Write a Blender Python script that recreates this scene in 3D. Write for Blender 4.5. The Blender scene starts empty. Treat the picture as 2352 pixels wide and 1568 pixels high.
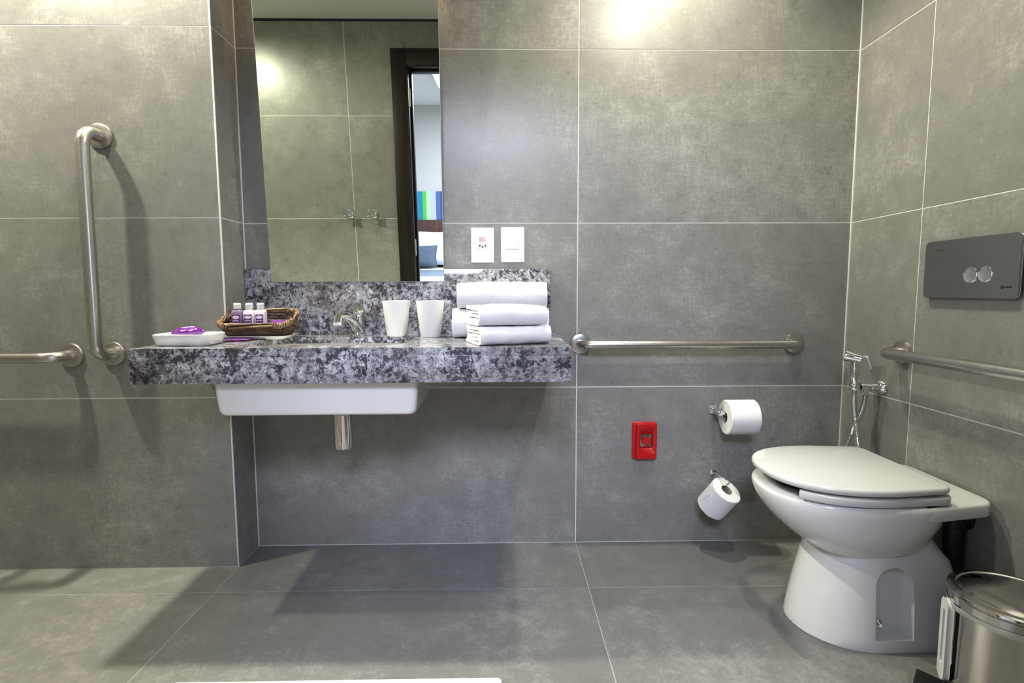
import bpy, bmesh, math, random
from mathutils import Vector, Matrix

random.seed(7)
scene = bpy.context.scene
C = scene.collection
PI = math.pi

# ------------------------------------------------------------------ camera
cam_d = bpy.data.cameras.new('camera')
cam_d.sensor_width = 36.0
cam_d.sensor_fit = 'HORIZONTAL'
cam_d.lens = 36.0 * 1228.31 / 2352.0
cam_d.clip_start = 0.02
cam_o = bpy.data.objects.new('camera', cam_d)
C.objects.link(cam_o)
_yaw, _pit, _rol = 0.0166, 0.0924, 0.0037
_F = Vector((math.sin(_yaw), math.cos(_yaw), 0)); _R = Vector((math.cos(_yaw), -math.sin(_yaw), 0)); _U = Vector((0, 0, 1))
_f = _F * math.cos(_pit) - _U * math.sin(_pit)
_u = _F * math.sin(_pit) + _U * math.cos(_pit)
_r2 = _R * math.cos(_rol) - _u * math.sin(_rol)
_u2 = _R * math.sin(_rol) + _u * math.cos(_rol)
_M = Matrix(((_r2.x, _u2.x, -_f.x, -0.2722), (_r2.y, _u2.y, -_f.y, -1.9604), (_r2.z, _u2.z, -_f.z, 0.9529), (0, 0, 0, 1)))
cam_o.matrix_world = _M
scene.camera = cam_o

# ------------------------------------------------------------------ world, light, exposure
world = bpy.data.worlds.new('world'); scene.world = world
world.use_nodes = True
world.node_tree.nodes['Background'].inputs[0].default_value = (0.55, 0.72, 1.0, 1)
world.node_tree.nodes['Background'].inputs[1].default_value = 1.0
scene.view_settings.view_transform = 'Standard'
scene.view_settings.look = 'None'
scene.view_settings.gamma = 1.0
scene.view_settings.use_curve_mapping = False
scene.view_settings.exposure = 0.0
scene.cycles.use_denoising = True
scene.cycles.use_adaptive_sampling = True
scene.cycles.adaptive_threshold = 0.05
scene.cycles.max_bounces = 6
scene.cycles.diffuse_bounces = 3
scene.cycles.glossy_bounces = 4
scene.cycles.transmission_bounces = 5
scene.cycles.caustics_reflective = False
scene.cycles.caustics_refractive = False
scene.cycles.blur_glossy = 0.6
scene.cycles.sample_clamp_indirect = 6.0

# room sizes in metres: x to the right, y away from the camera, z up
XR = 1.0            # right wall
XN = -1.2           # left end of the wash-basin niche
XL = -2.75          # far left wall of the shower end
YP = -0.155         # face of the projecting wall on the left
YF = -1.53          # door wall, bathroom face
YB = -1.68          # door wall, bedroom face
ZC = 2.354          # bathroom ceiling
DX0, DX1, DZ = -0.828, 0.29, 2.10   # door opening
CT = 0.802          # top of the granite counter

LAMP = (1.0, 0.955, 0.76)
DAY = (0.69, 0.75, 1.0)
# ceiling downlights: x, y, watts, cone (deg), blend
DOWN = [(-2.05, -0.63, 128, 176, 0.35), (0.36, -0.86, 52, 165, 0.6), (-1.254, -0.190, 235, 104, 0.45), (0.265, -0.165, 80, 150, 0.8)]

def spot(name, loc, watts, cone, blend, col, rad=0.038):
    d = bpy.data.lights.new(name, 'SPOT'); d.energy = watts; d.color = col
    d.spot_size = math.radians(cone); d.spot_blend = blend; d.shadow_soft_size = rad
    o = bpy.data.objects.new(name, d); C.objects.link(o); o.location = loc
    return o
def area(name, loc, rot, sx, sy, watts, col):
    d = bpy.data.lights.new(name, 'AREA'); d.shape = 'RECTANGLE'; d.size = sx; d.size_y = sy; d.energy = watts; d.color = col
    o = bpy.data.objects.new(name, d); C.objects.link(o); o.location = loc; o.rotation_euler = rot
    return o
for i, (x, y, w, cn, bl) in enumerate(DOWN):
    spot('downlight_lamp', (x, y, ZC - 0.012), w, cn, bl, LAMP)
area('bedroom_fill_light', (-0.35, -3.7, 2.63), (0, 0, 0), 1.2, 1.2, 210, DAY)  # added fill, throws cool frontal light through the door into the bathroom
area('bedroom_window_daylight', (2.90, -3.7, 1.45), (0, PI / 2, 0), 1.9, 2.4, 70, DAY)

# ------------------------------------------------------------------ material helpers
def mat(name, col=(0.8, 0.8, 0.8), rough=0.5, metal=0.0, spec=0.5, trans=0.0, ior=1.45, coat=0.0, alpha=1.0):
    m = bpy.data.materials.new(name); m.use_nodes = True
    b = m.node_tree.nodes['Principled BSDF']
    b.inputs['Base Color'].default_value = (*col, 1)
    b.inputs['Roughness'].default_value = rough
    b.inputs['Metallic'].default_value = metal
    b.inputs['Specular IOR Level'].default_value = spec
    b.inputs['Transmission Weight'].default_value = trans
    b.inputs['IOR'].default_value = ior
    b.inputs['Coat Weight'].default_value = coat
    b.inputs['Coat Roughness'].default_value = 0.05
    b.inputs['Alpha'].default_value = alpha
    return m
class NT:
    def __init__(s, m): s.m = m; s.t = m.node_tree; s.b = s.t.nodes['Principled BSDF']
    def n(s, ty, **kw):
        x = s.t.nodes.new(ty)
        for k, v in kw.items(): setattr(x, k, v)
        return x
    def l(s, a, b): s.t.links.new(a, b)
    def coords(s, scale=(1, 1, 1), rnd=True):
        tc = s.n('ShaderNodeTexCoord'); mp = s.n('ShaderNodeMapping'); mp.inputs['Scale'].default_value = scale
        if rnd:
            oi = s.n('ShaderNodeObjectInfo'); mu = s.n('ShaderNodeMath', operation='MULTIPLY'); mu.inputs[1].default_value = 37.0
            s.l(oi.outputs['Random'], mu.inputs[0])
            ad = s.n('ShaderNodeVectorMath', operation='ADD'); s.l(tc.outputs['Object'], ad.inputs[0]); s.l(mu.outputs[0], ad.inputs[1])
            s.l(ad.outputs[0], mp.inputs['Vector'])
        else: s.l(tc.outputs['Object'], mp.inputs['Vector'])
        return mp.outputs['Vector']
    def noise(s, vec, scale, detail=4, rough=0.55, dist=0.0):
        n = s.n('ShaderNodeTexNoise'); n.inputs['Scale'].default_value = scale; n.inputs['Detail'].default_value = detail
        n.inputs['Roughness'].default_value = rough; n.inputs['Distortion'].default_value = dist
        s.l(vec, n.inputs['Vector']); return n.outputs['Fac']
    def ramp(s, fac, stops, interp='LINEAR'):
        r = s.n('ShaderNodeValToRGB'); r.color_ramp.interpolation = interp
        e = r.color_ramp.elements
        while len(e) < len(stops): e.new(0.5)
        for k, (p, c) in enumerate(stops): e[k].position = p; e[k].color = (*c, 1) if len(c) == 3 else c
        s.l(fac, r.inputs['Fac']); return r.outputs['Color']
    def math(s, op, a, b):
        x = s.n('ShaderNodeMath', operation=op)
        for k, v in enumerate((a, b)):
            if isinstance(v, (int, float)): x.inputs[k].default_value = v
            else: s.l(v, x.inputs[k])
        return x.outputs[0]
    def mix(s, fac, a, b, mode='MIX'):
        x = s.n('ShaderNodeMix', data_type='RGBA', blend_type=mode)
        for sock, v in ((x.inputs[0], fac), (x.inputs[6], a), (x.inputs[7], b)):
            if isinstance(v, (int, float)): sock.default_value = v
            elif isinstance(v, tuple): sock.default_value = (*v, 1)
            else: s.l(v, sock)
        return x.outputs[2]
    def bump(s, h, strength, dist=0.002):
        x = s.n('ShaderNodeBump'); x.inputs['Strength'].default_value = strength; x.inputs['Distance'].default_value = dist
        s.l(h, x.inputs['Height']); s.l(x.outputs[0], s.b.inputs['Normal'])

def tile_material(name, k=1.0, rough=0.29, stretch=(1, 1, 1)):
    m = mat(name, rough=rough, spec=0.5); t = NT(m)
    v = t.coords(); va = t.coords((14, 14, 150)); vb = t.coords((150, 150, 14))
    big = t.noise(v, 2.2, 3, 0.55); mid = t.noise(v, 11.0, 5, 0.70); fa = t.noise(va, 1.4, 2, 0.7); fb = t.noise(vb, 1.4, 2, 0.7); gr = t.noise(v, 90, 3, 0.7)
    s = t.math('ADD', t.math('MULTIPLY', big, 0.34), t.math('MULTIPLY', mid, 0.34))
    s = t.math('ADD', s, t.math('MULTIPLY', t.math('ADD', fa, fb), 0.17))
    s = t.math('ADD', s, t.math('MULTIPLY', gr, 0.28))
    c = t.ramp(s, [(0.45, (0.150 * k, 0.147 * k, 0.138 * k)), (0.66, (0.195 * k, 0.192 * k, 0.181 * k)), (0.84, (0.33 * k, 0.326 * k, 0.309 * k))])
    t.l(c, t.b.inputs['Base Color'])
    rr = t.math('ADD', t.math('MULTIPLY', mid, 0.16), rough - 0.08)
    t.l(rr, t.b.inputs['Roughness'])
    return m
M = {}
M['tile'] = tile_material('concrete_tile', 1.26)
M['floor_tile'] = tile_material('concrete_floor_tile', 0.90, 0.34)
M['grout'] = mat('white_grout', (0.74, 0.74, 0.72), 0.8)
M['floor_grout'] = mat('floor_grout', (0.40, 0.40, 0.39), 0.8)
def granite():
    m = mat('granite', rough=0.09, spec=0.55); t = NT(m)
    v = t.coords(rnd=False)
    w = t.n('ShaderNodeTexNoise'); w.inputs['Scale'].default_value = 14; w.inputs['Detail'].default_value = 3; t.l(v, w.inputs['Vector'])
    wv = t.n('ShaderNodeVectorMath', operation='SCALE'); wv.inputs[3].default_value = 0.035; t.l(w.outputs['Color'], wv.inputs[0])
    av = t.n('ShaderNodeVectorMath', operation='ADD'); t.l(v, av.inputs[0]); t.l(wv.outputs[0], av.inputs[1]); q = av.outputs[0]
    base = t.ramp(t.noise(q, 34, 9, 0.78), [(0.34, (0.13, 0.12, 0.135)), (0.47, (0.34, 0.335, 0.37)), (0.60, (0.66, 0.68, 0.74))])
    big = t.noise(v, 5.0, 3, 0.6); big2 = t.noise(v, 9.0, 4, 0.6, 0.5)
    base = t.mix(t.ramp(big, [(0.42, (0, 0, 0)), (0.60, (1, 1, 1))]), base, t.mix(0.6, base, (0.20, 0.18, 0.19)))
    brown = t.ramp(t.math('ADD', t.math('MULTIPLY', t.noise(q, 36, 7, 0.75), 0.7), t.math('MULTIPLY', big2, 0.4)), [(0.565, (0, 0, 0)), (0.62, (1, 1, 1))])
    base = t.mix(t.math('MULTIPLY', brown, 0.82), base, (0.095, 0.072, 0.072))
    blk = t.ramp(t.math('ADD', t.math('MULTIPLY', t.noise(q, 70, 6, 0.72, 0.5), 0.75), t.math('MULTIPLY', t.noise(v, 13, 4, 0.6), 0.35)), [(0.555, (0, 0, 0)), (0.605, (1, 1, 1))])
    base = t.mix(t.math('MULTIPLY', blk, 0.92), base, (0.020, 0.022, 0.034))
    fleck = t.ramp(t.noise(q, 150, 4, 0.7), [(0.54, (0, 0, 0)), (0.60, (1, 1, 1))])
    base = t.mix(t.math('MULTIPLY', fleck, 0.65), base, (0.07, 0.07, 0.09))
    t.l(base, t.b.inputs['Base Color'])
    return m
M['granite'] = granite()
M['ceramic'] = mat('white_ceramic', (0.74, 0.74, 0.735), 0.10, spec=0.5, coat=0.3)
M['seat'] = mat('white_seat_plastic', (0.61, 0.615, 0.625), 0.13, spec=0.5)
M['white_plastic'] = mat('white_plastic', (0.72, 0.72, 0.725), 0.35)
M['white_plate'] = mat('white_plate', (0.88, 0.88, 0.88), 0.30)
M['groove'] = mat('grey_groove', (0.35, 0.35, 0.35), 0.6)
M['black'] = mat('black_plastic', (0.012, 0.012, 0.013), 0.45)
M['hole'] = mat('dark_hole', (0.01, 0.011, 0.013), 0.7)
M['red'] = mat('red_plastic', (0.56, 0.006, 0.010), 0.28)
M['red_button'] = mat('red_button', (0.46, 0.010, 0.014), 0.4)
M['pink'] = mat('pink_print', (0.60, 0.30, 0.42), 0.6)
M['chrome'] = mat('chrome', (0.80, 0.81, 0.82), 0.06, 1.0)
M['satin_chrome'] = mat('satin_chrome', (0.36, 0.36, 0.36), 0.20, 1.0)
def brushed():
    m = mat('brushed_steel', (0.52, 0.50, 0.465), 0.30, 1.0); t = NT(m)
    n = t.noise(t.coords((40, 40, 40)), 12, 2, 0.5); t.l(t.math('ADD', t.math('MULTIPLY', n, 0.14), 0.22), t.b.inputs['Roughness'])
    return m
M['steel'] = brushed()
M['polished_steel'] = mat('polished_steel', (0.62, 0.60, 0.57), 0.10, 1.0)
M['mirror'] = mat('mirror_silver', (0.84, 0.90, 0.80), 0.0, 1.0)
M['mirror_edge'] = mat('mirror_edge_glass', (0.30, 0.42, 0.40), 0.15)
M['glass'] = mat('window_glass', (1, 1, 1), 0.0, trans=1.0, ior=1.05)
M['clear'] = mat('clear_plastic', (0.95, 0.97, 0.96), 0.05, trans=0.9, ior=1.4)
M['bag'] = mat('clear_bag_film', (0.75, 0.75, 0.76), 0.25, trans=0.6, ior=1.3)
def towel():
    m = mat('white_terry', (0.80, 0.80, 0.815), 0.95, spec=0.1); t = NT(m)
    t.bump(t.noise(t.coords(), 420, 3, 0.7), 0.55, 0.0025); return m
M['towel'] = towel()
M['mat'] = towel(); M['mat'].name = 'white_bath_mat'
def paper():
    m = mat('toilet_paper', (0.86, 0.86, 0.86), 0.95, spec=0.1); t = NT(m)
    t.bump(t.noise(t.coords(), 160, 2, 0.5), 0.3, 0.001); return m
M['paper'] = paper()
M['card'] = mat('grey_cardboard', (0.30, 0.25, 0.20), 0.9)
def wood(name, a, b, rough=0.3):
    m = mat(name, rough=rough, spec=0.3); t = NT(m)
    g = t.noise(t.coords((18, 18, 1.2)), 3, 5, 0.6, 0.6)
    t.l(t.ramp(g, [(0.35, a), (0.65, b)]), t.b.inputs['Base Color']); return m
M['dark_wood'] = wood('dark_wenge_wood', (0.010, 0.007, 0.006), (0.024, 0.015, 0.013), 0.42)
M['head_wood'] = wood('headboard_wood', (0.055, 0.026, 0.022), (0.10, 0.05, 0.04), 0.4)
M['bed_floor'] = wood('bedroom_floor_wood', (0.20, 0.13, 0.08), (0.30, 0.20, 0.13), 0.4)
M['ceiling'] = mat('ceiling_paint', (0.74, 0.76, 0.72), 0.9)
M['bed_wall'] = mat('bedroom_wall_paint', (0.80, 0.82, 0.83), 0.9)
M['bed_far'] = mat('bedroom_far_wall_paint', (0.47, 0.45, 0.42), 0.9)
M['linen'] = mat('white_linen', (0.70, 0.71, 0.73), 0.9)
M['beige'] = mat('beige_fabric', (0.42, 0.34, 0.28), 0.9)
def weave(name, a, b):
    m = mat(name, rough=0.9, spec=0.1); t = NT(m); g = t.noise(t.coords((120, 40, 120)), 2, 3, 0.6)
    t.l(t.ramp(g, [(0.35, a), (0.65, b)]), t.b.inputs['Base Color']); return m
M['cushion'] = weave('grey_blue_cushion', (0.055, 0.075, 0.105), (0.13, 0.16, 0.20))
M['runner'] = weave('grey_runner', (0.12, 0.15, 0.19), (0.22, 0.25, 0.30))
M['purple'] = mat('purple_film', (0.115, 0.006, 0.20), 0.18, spec=0.6, coat=0.6)
M['purple_sachet'] = mat('purple_sachet', (0.13, 0.032, 0.19), 0.25, spec=0.6)
M['purple_label'] = mat('purple_label', (0.13, 0.03, 0.17), 0.45)
M['label_white'] = mat('label_print_white', (0.78, 0.68, 0.80), 0.5)
M['lilac_bottle'] = mat('lilac_liquid_bottle', (0.22, 0.16, 0.27), 0.12, spec=0.6)
M['white_bottle'] = mat('white_bottle', (0.80, 0.76, 0.82), 0.25)
def wicker():
    m = mat('brown_wicker', rough=0.42); t = NT(m); g = t.noise(t.coords((1, 1, 1)), 60, 4, 0.6)
    t.l(t.ramp(g, [(0.35, (0.028, 0.015, 0.008)), (0.55, (0.085, 0.045, 0.022)), (0.72, (0.22, 0.14, 0.07))]), t.b.inputs['Base Color']); return m
M['wicker'] = wicker()
M['wicker_rim'] = mat('pale_wicker', (0.24, 0.15, 0.075), 0.4)
M['wicker_dark'] = mat('dark_wicker', (0.025, 0.014, 0.010), 0.6)
M['lamp_lens'] = bpy.data.materials.new('lamp_lens'); M['lamp_lens'].use_nodes = True
_b = M['lamp_lens'].node_tree.nodes['Principled BSDF']; _b.inputs['Emission Color'].default_value = (1, 0.94, 0.76, 1); _b.inputs['Emission Strength'].default_value = 6
M['fill_glow'] = bpy.data.materials.new('fill_glow'); M['fill_glow'].use_nodes = True
_b = M['fill_glow'].node_tree.nodes['Principled BSDF']; _b.inputs['Emission Color'].default_value = (0.8, 0.9, 1, 1); _b.inputs['Emission Strength'].default_value = 3  # glow of the fill panel added in the bedroom
M['led'] = bpy.data.materials.new('warm_led'); M['led'].use_nodes = True
_b = M['led'].node_tree.nodes['Principled BSDF']; _b.inputs['Emission Color'].default_value = (1, 0.66, 0.36, 1); _b.inputs['Emission Strength'].default_value = 40
STRIPES = {}
for nm, c in (('teal', (0.01, 0.20, 0.33)), ('blue', (0.05, 0.11, 0.28)), ('green', (0.07, 0.42, 0.06)), ('mint', (0.38, 0.66, 0.35)), ('lilac', (0.42, 0.42, 0.62)), ('navy', (0.04, 0.06, 0.16))):
    STRIPES[nm] = mat('stripe_' + nm, c, 0.6)

# ------------------------------------------------------------------ object helpers
def link(name, me, m=None, parent=None, smooth=False, ang=None):
    o = bpy.data.objects.new(name, me); C.objects.link(o)
    if m is not None: me.materials.append(m)
    if parent is not None: o.parent = parent
    if smooth:
        me.polygons.foreach_set('use_smooth', [True] * len(me.polygons))
        if ang is not None: me.set_sharp_from_angle(angle=math.radians(ang))
    return o
def build(name, bm, m=None, parent=None, smooth=False, ang=None):
    bmesh.ops.recalc_face_normals(bm, faces=bm.faces[:])
    me = bpy.data.meshes.new(name); bm.to_mesh(me); bm.free()
    return link(name, me, m, parent, smooth, ang)
def tag(o, label=None, cat=None, group=None, kind=None):
    if label: o['label'] = label
    if cat: o['category'] = cat
    if group: o['group'] = group
    if kind: o['kind'] = kind
    return o
def empty(name, loc=(0, 0, 0), rz=0.0):
    o = bpy.data.objects.new(name, None); C.objects.link(o); o.location = loc; o.rotation_euler = (0, 0, rz); o.empty_display_size = 0.05
    return o
def box(bm, x0, x1, y0, y1, z0, z1, bev=0.0, seg=2):
    vs = [bm.verts.new(p) for p in ((x0, y0, z0), (x1, y0, z0), (x1, y1, z0), (x0, y1, z0), (x0, y0, z1), (x1, y0, z1), (x1, y1, z1), (x0, y1, z1))]
    fs = [bm.faces.new([vs[i] for i in f]) for f in ((0, 3, 2, 1), (4, 5, 6, 7), (0, 1, 5, 4), (1, 2, 6, 5), (2, 3, 7, 6), (3, 0, 4, 7))]
    if bev > 0:
        ed = set(e for f in fs for e in f.edges)
        bmesh.ops.bevel(bm, geom=list(ed), offset=bev, segments=seg, affect='EDGES', profile=0.5)
    return bm
def boxo(name, dims, m, parent=None, bev=0.0, seg=2):
    bm = bmesh.new(); box(bm, *dims, bev, seg); return build(name, bm, m, parent, bev > 0, 40)
def loft(bm, rings, cap0=True, cap1=True, closed=True):
    vr = [[bm.verts.new(p) for p in r] for r in rings]
    n = len(vr[0])
    for a, b in zip(vr, vr[1:]):
        for i in range(n if closed else n - 1):
            j = (i + 1) % n
            bm.faces.new((a[i], a[j], b[j], b[i]))
    if cap0: bm.faces.new(vr[0][::-1])
    if cap1: bm.faces.new(vr[-1])
    return vr
def lathe(bm, prof, seg=32, mtx=None, cap0=True, cap1=True):
    """prof: (r, z) list turned about z"""
    rings = []
    for r, z in prof:
        ring = []
        for k in range(seg):
            a = 2 * PI * k / seg; p = Vector((r * math.cos(a), r * math.sin(a), z))
            ring.append(mtx @ p if mtx else p)
        rings.append(ring)
    loft(bm, rings, cap0, cap1); return bm
def axis_mtx(loc, d):
    """z axis of the local frame along d"""
    return Matrix.Translation(Vector(loc)) @ Vector(d).to_track_quat('Z', 'Y').to_matrix().to_4x4()
def fillet(pts, r, n=8):
    pts = [Vector(p) for p in pts]; out = [pts[0]]
    for i in range(1, len(pts) - 1):
        a, b, c = pts[i - 1], pts[i], pts[i + 1]
        d1 = (a - b).normalized(); d2 = (c - b).normalized()
        th = d1.angle(d2); t = r / math.tan(th / 2)
        cen = b + (d1 + d2).normalized() * (r / math.sin(th / 2))
        p1, p2 = b + d1 * t, b + d2 * t
        v1, v2 = p1 - cen, p2 - cen
        an = v1.angle(v2)
        for k in range(n + 1):
            f = k / n
            out.append(cen + (v1 * math.sin((1 - f) * an) + v2 * math.sin(f * an)) / math.sin(an))
    out.append(pts[-1]); return out
def catmull(pts, n=8, closed=False):
    P = [Vector(p) for p in pts]; out = []; m = len(P)
    rng = range(m) if closed else range(m - 1)
    for i in rng:
        g = (lambda k: P[k % m]) if closed else (lambda k: P[max(0, min(m - 1, k))])
        p0, p1, p2, p3 = g(i - 1), g(i), g(i + 1), g(i + 2)
        for k in range(n):
            t = k / n
            out.append(0.5 * ((2 * p1) + (p2 - p0) * t + (2 * p0 - 5 * p1 + 4 * p2 - p3) * t * t + (3 * p1 - p0 - 3 * p2 + p3) * t ** 3))
    if not closed: out.append(P[-1])
    return out
def tube(bm, path, r, seg=12, closed=False, rf=None, cap=True):
    path = [Vector(p) for p in path]; n = len(path); rings = []
    up = None
    for i in range(n):
        if closed: t = (path[(i + 1) % n] - path[i - 1]).normalized()
        else: t = (path[min(i + 1, n - 1)] - path[max(i - 1, 0)]).normalized()
        if up is None:
            up = Vector((0, 0, 1)) if abs(t.z) < 0.9 else Vector((1, 0, 0))
        up = (up - t * up.dot(t)).normalized(); sd = t.cross(up)
        rr = rf(i / (n - 1)) if rf else r
        rings.append([path[i] + (up * math.cos(2 * PI * k / seg) + sd * math.sin(2 * PI * k / seg)) * rr for k in range(seg)])
    if closed:
        vr = loft(bm, rings, False, False)
        a, b = vr[-1], vr[0]
        for k in range(seg): bm.faces.new((a[k], a[(k + 1) % seg], b[(k + 1) % seg], b[k]))
    else: loft(bm, rings, cap, cap)
    return bm
def tubeo(name, path, r, m, parent=None, seg=14, closed=False, rf=None):
    bm = bmesh.new(); tube(bm, path, r, seg, closed, rf); return build(name, bm, m, parent, True, 50)
def latheo(name, prof, m, parent=None, seg=32, mtx=None, cap0=True, cap1=True, ang=35):
    bm = bmesh.new(); lathe(bm, prof, seg, mtx, cap0, cap1); return build(name, bm, m, parent, True, ang)
def rrect(w, h, r, n=5, cx=0.0, cy=0.0):
    """closed rounded rectangle outline, half sizes w, h"""
    out = []
    for (sx, sy, a0) in ((1, 1, 0), (-1, 1, PI / 2), (-1, -1, PI), (1, -1, 1.5 * PI)):
        for k in range(n + 1):
            a = a0 + PI / 2 * k / n
            out.append((cx + sx * (w - r) + r * math.cos(a), cy + sy * (h - r) + r * math.sin(a)))
    return out
def scale_outline(pl, d):
    """inset outline by d towards its centroid direction (per point normal)"""
    n = len(pl); out = []
    for i in range(n):
        a = Vector(pl[i - 1]); b = Vector(pl[(i + 1) % n]); t = (b - a).normalized()
        out.append((pl[i][0] - t.y * d, pl[i][1] + t.x * d))
    return out
def slab(bm, pl, z0, z1, bev, f=lambda x, y, z: (x, y, z), nb=3):
    """prism on a counter-clockwise outline with rounded top and bottom rims; f maps local to world"""
    rings = []
    for k in range(nb + 1):
        a = PI / 2 * k / nb
        rings.append([f(x, y, z0 + bev * (1 - math.sin(a))) for x, y in scale_outline(pl, bev * (1 - math.cos(PI / 2 - a)) if False else bev * (1 - math.sin(PI / 2 * k / nb)) )])
    for k in range(nb + 1):
        a = PI / 2 * k / nb
        rings.append([f(x, y, z1 - bev * (1 - math.cos(PI / 2 - PI / 2 * k / nb)) * 0 - bev * (1 - math.sin(PI / 2 * k / nb)) ) for x, y in scale_outline(pl, bev * (1 - math.cos(PI / 2 * k / nb)))])
    # bottom arc: inset shrinks while z rises
    for k in range(nb + 1):
        a = PI / 2 * k / nb
        ins = bev * (1 - math.sin(a)); zz = z0 + bev * (1 - math.cos(a))
        rings[k] = [f(x, y, zz) for x, y in scale_outline(pl, ins)]
    loft(bm, rings); return bm
def slabo(name, pl, z0, z1, bev, m, parent=None, f=lambda x, y, z: (x, y, z), ang=50):
    bm = bmesh.new(); slab(bm, pl, z0, z1, bev, f); return build(name, bm, m, parent, True, ang)
def boolean(o, cutter, op='DIFFERENCE'):
    md = o.modifiers.new('b', 'BOOLEAN'); md.operation = op; md.object = cutter; md.solver = 'EXACT'
    bpy.context.view_layer.update()
    dg = bpy.context.evaluated_depsgraph_get()
    me = bpy.data.meshes.new_from_object(o.evaluated_get(dg))
    o.modifiers.clear(); old = o.data; o.data = me
    cm = cutter.data; bpy.data.objects.remove(cutter); bpy.data.meshes.remove(cm); bpy.data.meshes.remove(old)
    return o
def copy_tree(o, parent=None):
    c = o.copy(); C.objects.link(c); c.parent = parent
    for ch in list(o.children): copy_tree(ch, c)
    return c
def wobble(o, amp, sc, seed=0):
    from mathutils import noise
    for v in o.data.vertices:
        p = v.co * sc + Vector((seed, seed * 1.7, 0))
        v.co += Vector(noise.noise_vector(p)) * amp
    return o

# ------------------------------------------------------------------ tiled surfaces
G = 0.0039      # joint width
def tiles(wall, axis, face, sgn, us, vs, m, holes=(), depth=0.009):
    """one mesh object per tile. axis 'y': u=x, v=z; 'x': u=y, v=z; 'z': u=x, v=y. sgn: outward side of the face"""
    for u0, u1 in zip(us, us[1:]):
        for v0, v1 in zip(vs, vs[1:]):
            rects = [(u0 + G / 2, u1 - G / 2, v0 + G / 2, v1 - G / 2)]
            for (a0, a1, b0, b1) in holes:
                nr = []
                for (p0, p1, q0, q1) in rects:
                    if p1 <= a0 or p0 >= a1 or q1 <= b0 or q0 >= b1: nr.append((p0, p1, q0, q1)); continue
                    if p0 < a0: nr.append((p0, a0, q0, q1))
                    if p1 > a1: nr.append((a1, p1, q0, q1))
                    if q1 > b1: nr.append((max(p0, a0), min(p1, a1), b1, q1))
                    if q0 < b0: nr.append((max(p0, a0), min(p1, a1), q0, b0))
                rects = nr
            for (p0, p1, q0, q1) in rects:
                if p1 - p0 < 0.01 or q1 - q0 < 0.01: continue
                cu, cv, hu, hv = (p0 + p1) / 2, (q0 + q1) / 2, (p1 - p0) / 2, (q1 - q0) / 2
                bm = bmesh.new()
                lo, hi = (-depth, 0) if sgn > 0 else (0, depth)
                if axis == 'y': box(bm, -hu, hu, lo, hi, -hv, hv); loc = (cu, face, cv)
                elif axis == 'x': box(bm, lo, hi, -hu, hu, -hv, hv); loc = (face, cu, cv)
                else: box(bm, -hu, hu, -hv, hv, lo, hi); loc = (cu, cv, face)
                o = build('tile', bm, m, wall); o.location = loc
def shell(name, dims, m):
    return tag(boxo(name, dims, m), kind='structure')
REC = 0.0009
ROWS = [0.0, 0.6, 1.2, 1.8, ZC]
ROWSF = [0.0, 0.0285, 0.6285, 1.2285, 1.8285, ZC]
w = shell('wall_back', (XN - 0.2, XR + 0.15, REC, 0.16, -0.1, ZC + 0.1), M['grout'])
tiles(w, 'y', 0.0, -1, [XN, 0.0, XR], ROWS, M['tile'])
w = shell('wall_left', (XL - 0.2, XN - REC, YP + REC, REC, -0.1, ZC + 0.1), M['grout'])
tiles(w, 'y', YP, -1, [XL, -2.4, XN], ROWS, M['tile'])
tiles(w, 'x', XN, 1, [YP, 0.0], ROWS, M['tile'])
w = shell('wall_right', (XR + REC, XR + 0.15, YF, REC, -0.1, ZC + 0.1), M['grout'])
tiles(w, 'x', XR, -1, [-1.531, -0.331, 0.0], ROWS, M['tile'])
w = shell('wall_shower_end', (XL - 0.2, XL - REC, YF, YP + REC, -0.1, ZC + 0.1), M['grout'])
tiles(w, 'x', XL, 1, [YF, -1.2, YP], ROWS, M['tile'])
# door wall (front), built of three blocks round the opening
bm = bmesh.new()
box(bm, -3.2, DX0 - 0.03, YB, YF - REC, -0.1, 2.8); box(bm, DX1 + 0.03, 3.1, YB, YF - REC, -0.1, 2.8); box(bm, DX0 - 0.03, DX1 + 0.03, YB, YF - REC, DZ + 0.03, 2.8)
w = tag(build('wall_front', bm, M['grout']), kind='structure')
tiles(w, 'y', YF, 1, [XL, -2.3926, -1.1926, 0.0074, XR], ROWSF[1:], M['tile'], holes=[(DX0 - 0.03, DX1 + 0.03, -1, DZ + 0.03)])
w = shell('floor', (XL - 0.2, XR + 0.15, YB, 0.16, -0.12, -0.0008), M['floor_grout'])
G = 0.0027
tiles(w, 'z', 0.0, 1, [XL, -2.4, XN, 0.0, XR], [YB, -1.515, -0.915, -0.315, 0.0], M['floor_tile'])
G = 0.0039
# bathroom ceiling
shell('ceiling', (XL - 0.2, XR + 0.15, YF, 0.16, ZC, ZC + 0.12), M['ceiling'])
# shadow gap strip at the ceiling (dark line under the ceiling in the mirror)
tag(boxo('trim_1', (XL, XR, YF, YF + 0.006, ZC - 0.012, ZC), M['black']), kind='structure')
# white corner profile of the projecting wall
def corner(name, x, y):
    bm = bmesh.new(); box(bm, x - 0.004, x + 0.001, y - 0.001, y + 0.004, 0, ZC, 0.0008, 2)
    return tag(build(name, bm, M['grout'], None, True, 40), kind='structure')
corner('trim_2', XN, YP)
tag(boxo('trim_3', (XR - 0.004, XR + 0.001, -0.004, 0.001, 0, ZC), M['grout'], None, 0.001), kind='structure')
tag(boxo('trim_4', (XN - 0.001, XN + 0.0035, -0.0035, 0.001, 0, ZC), M['grout'], None, 0.001), kind='structure')

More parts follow.
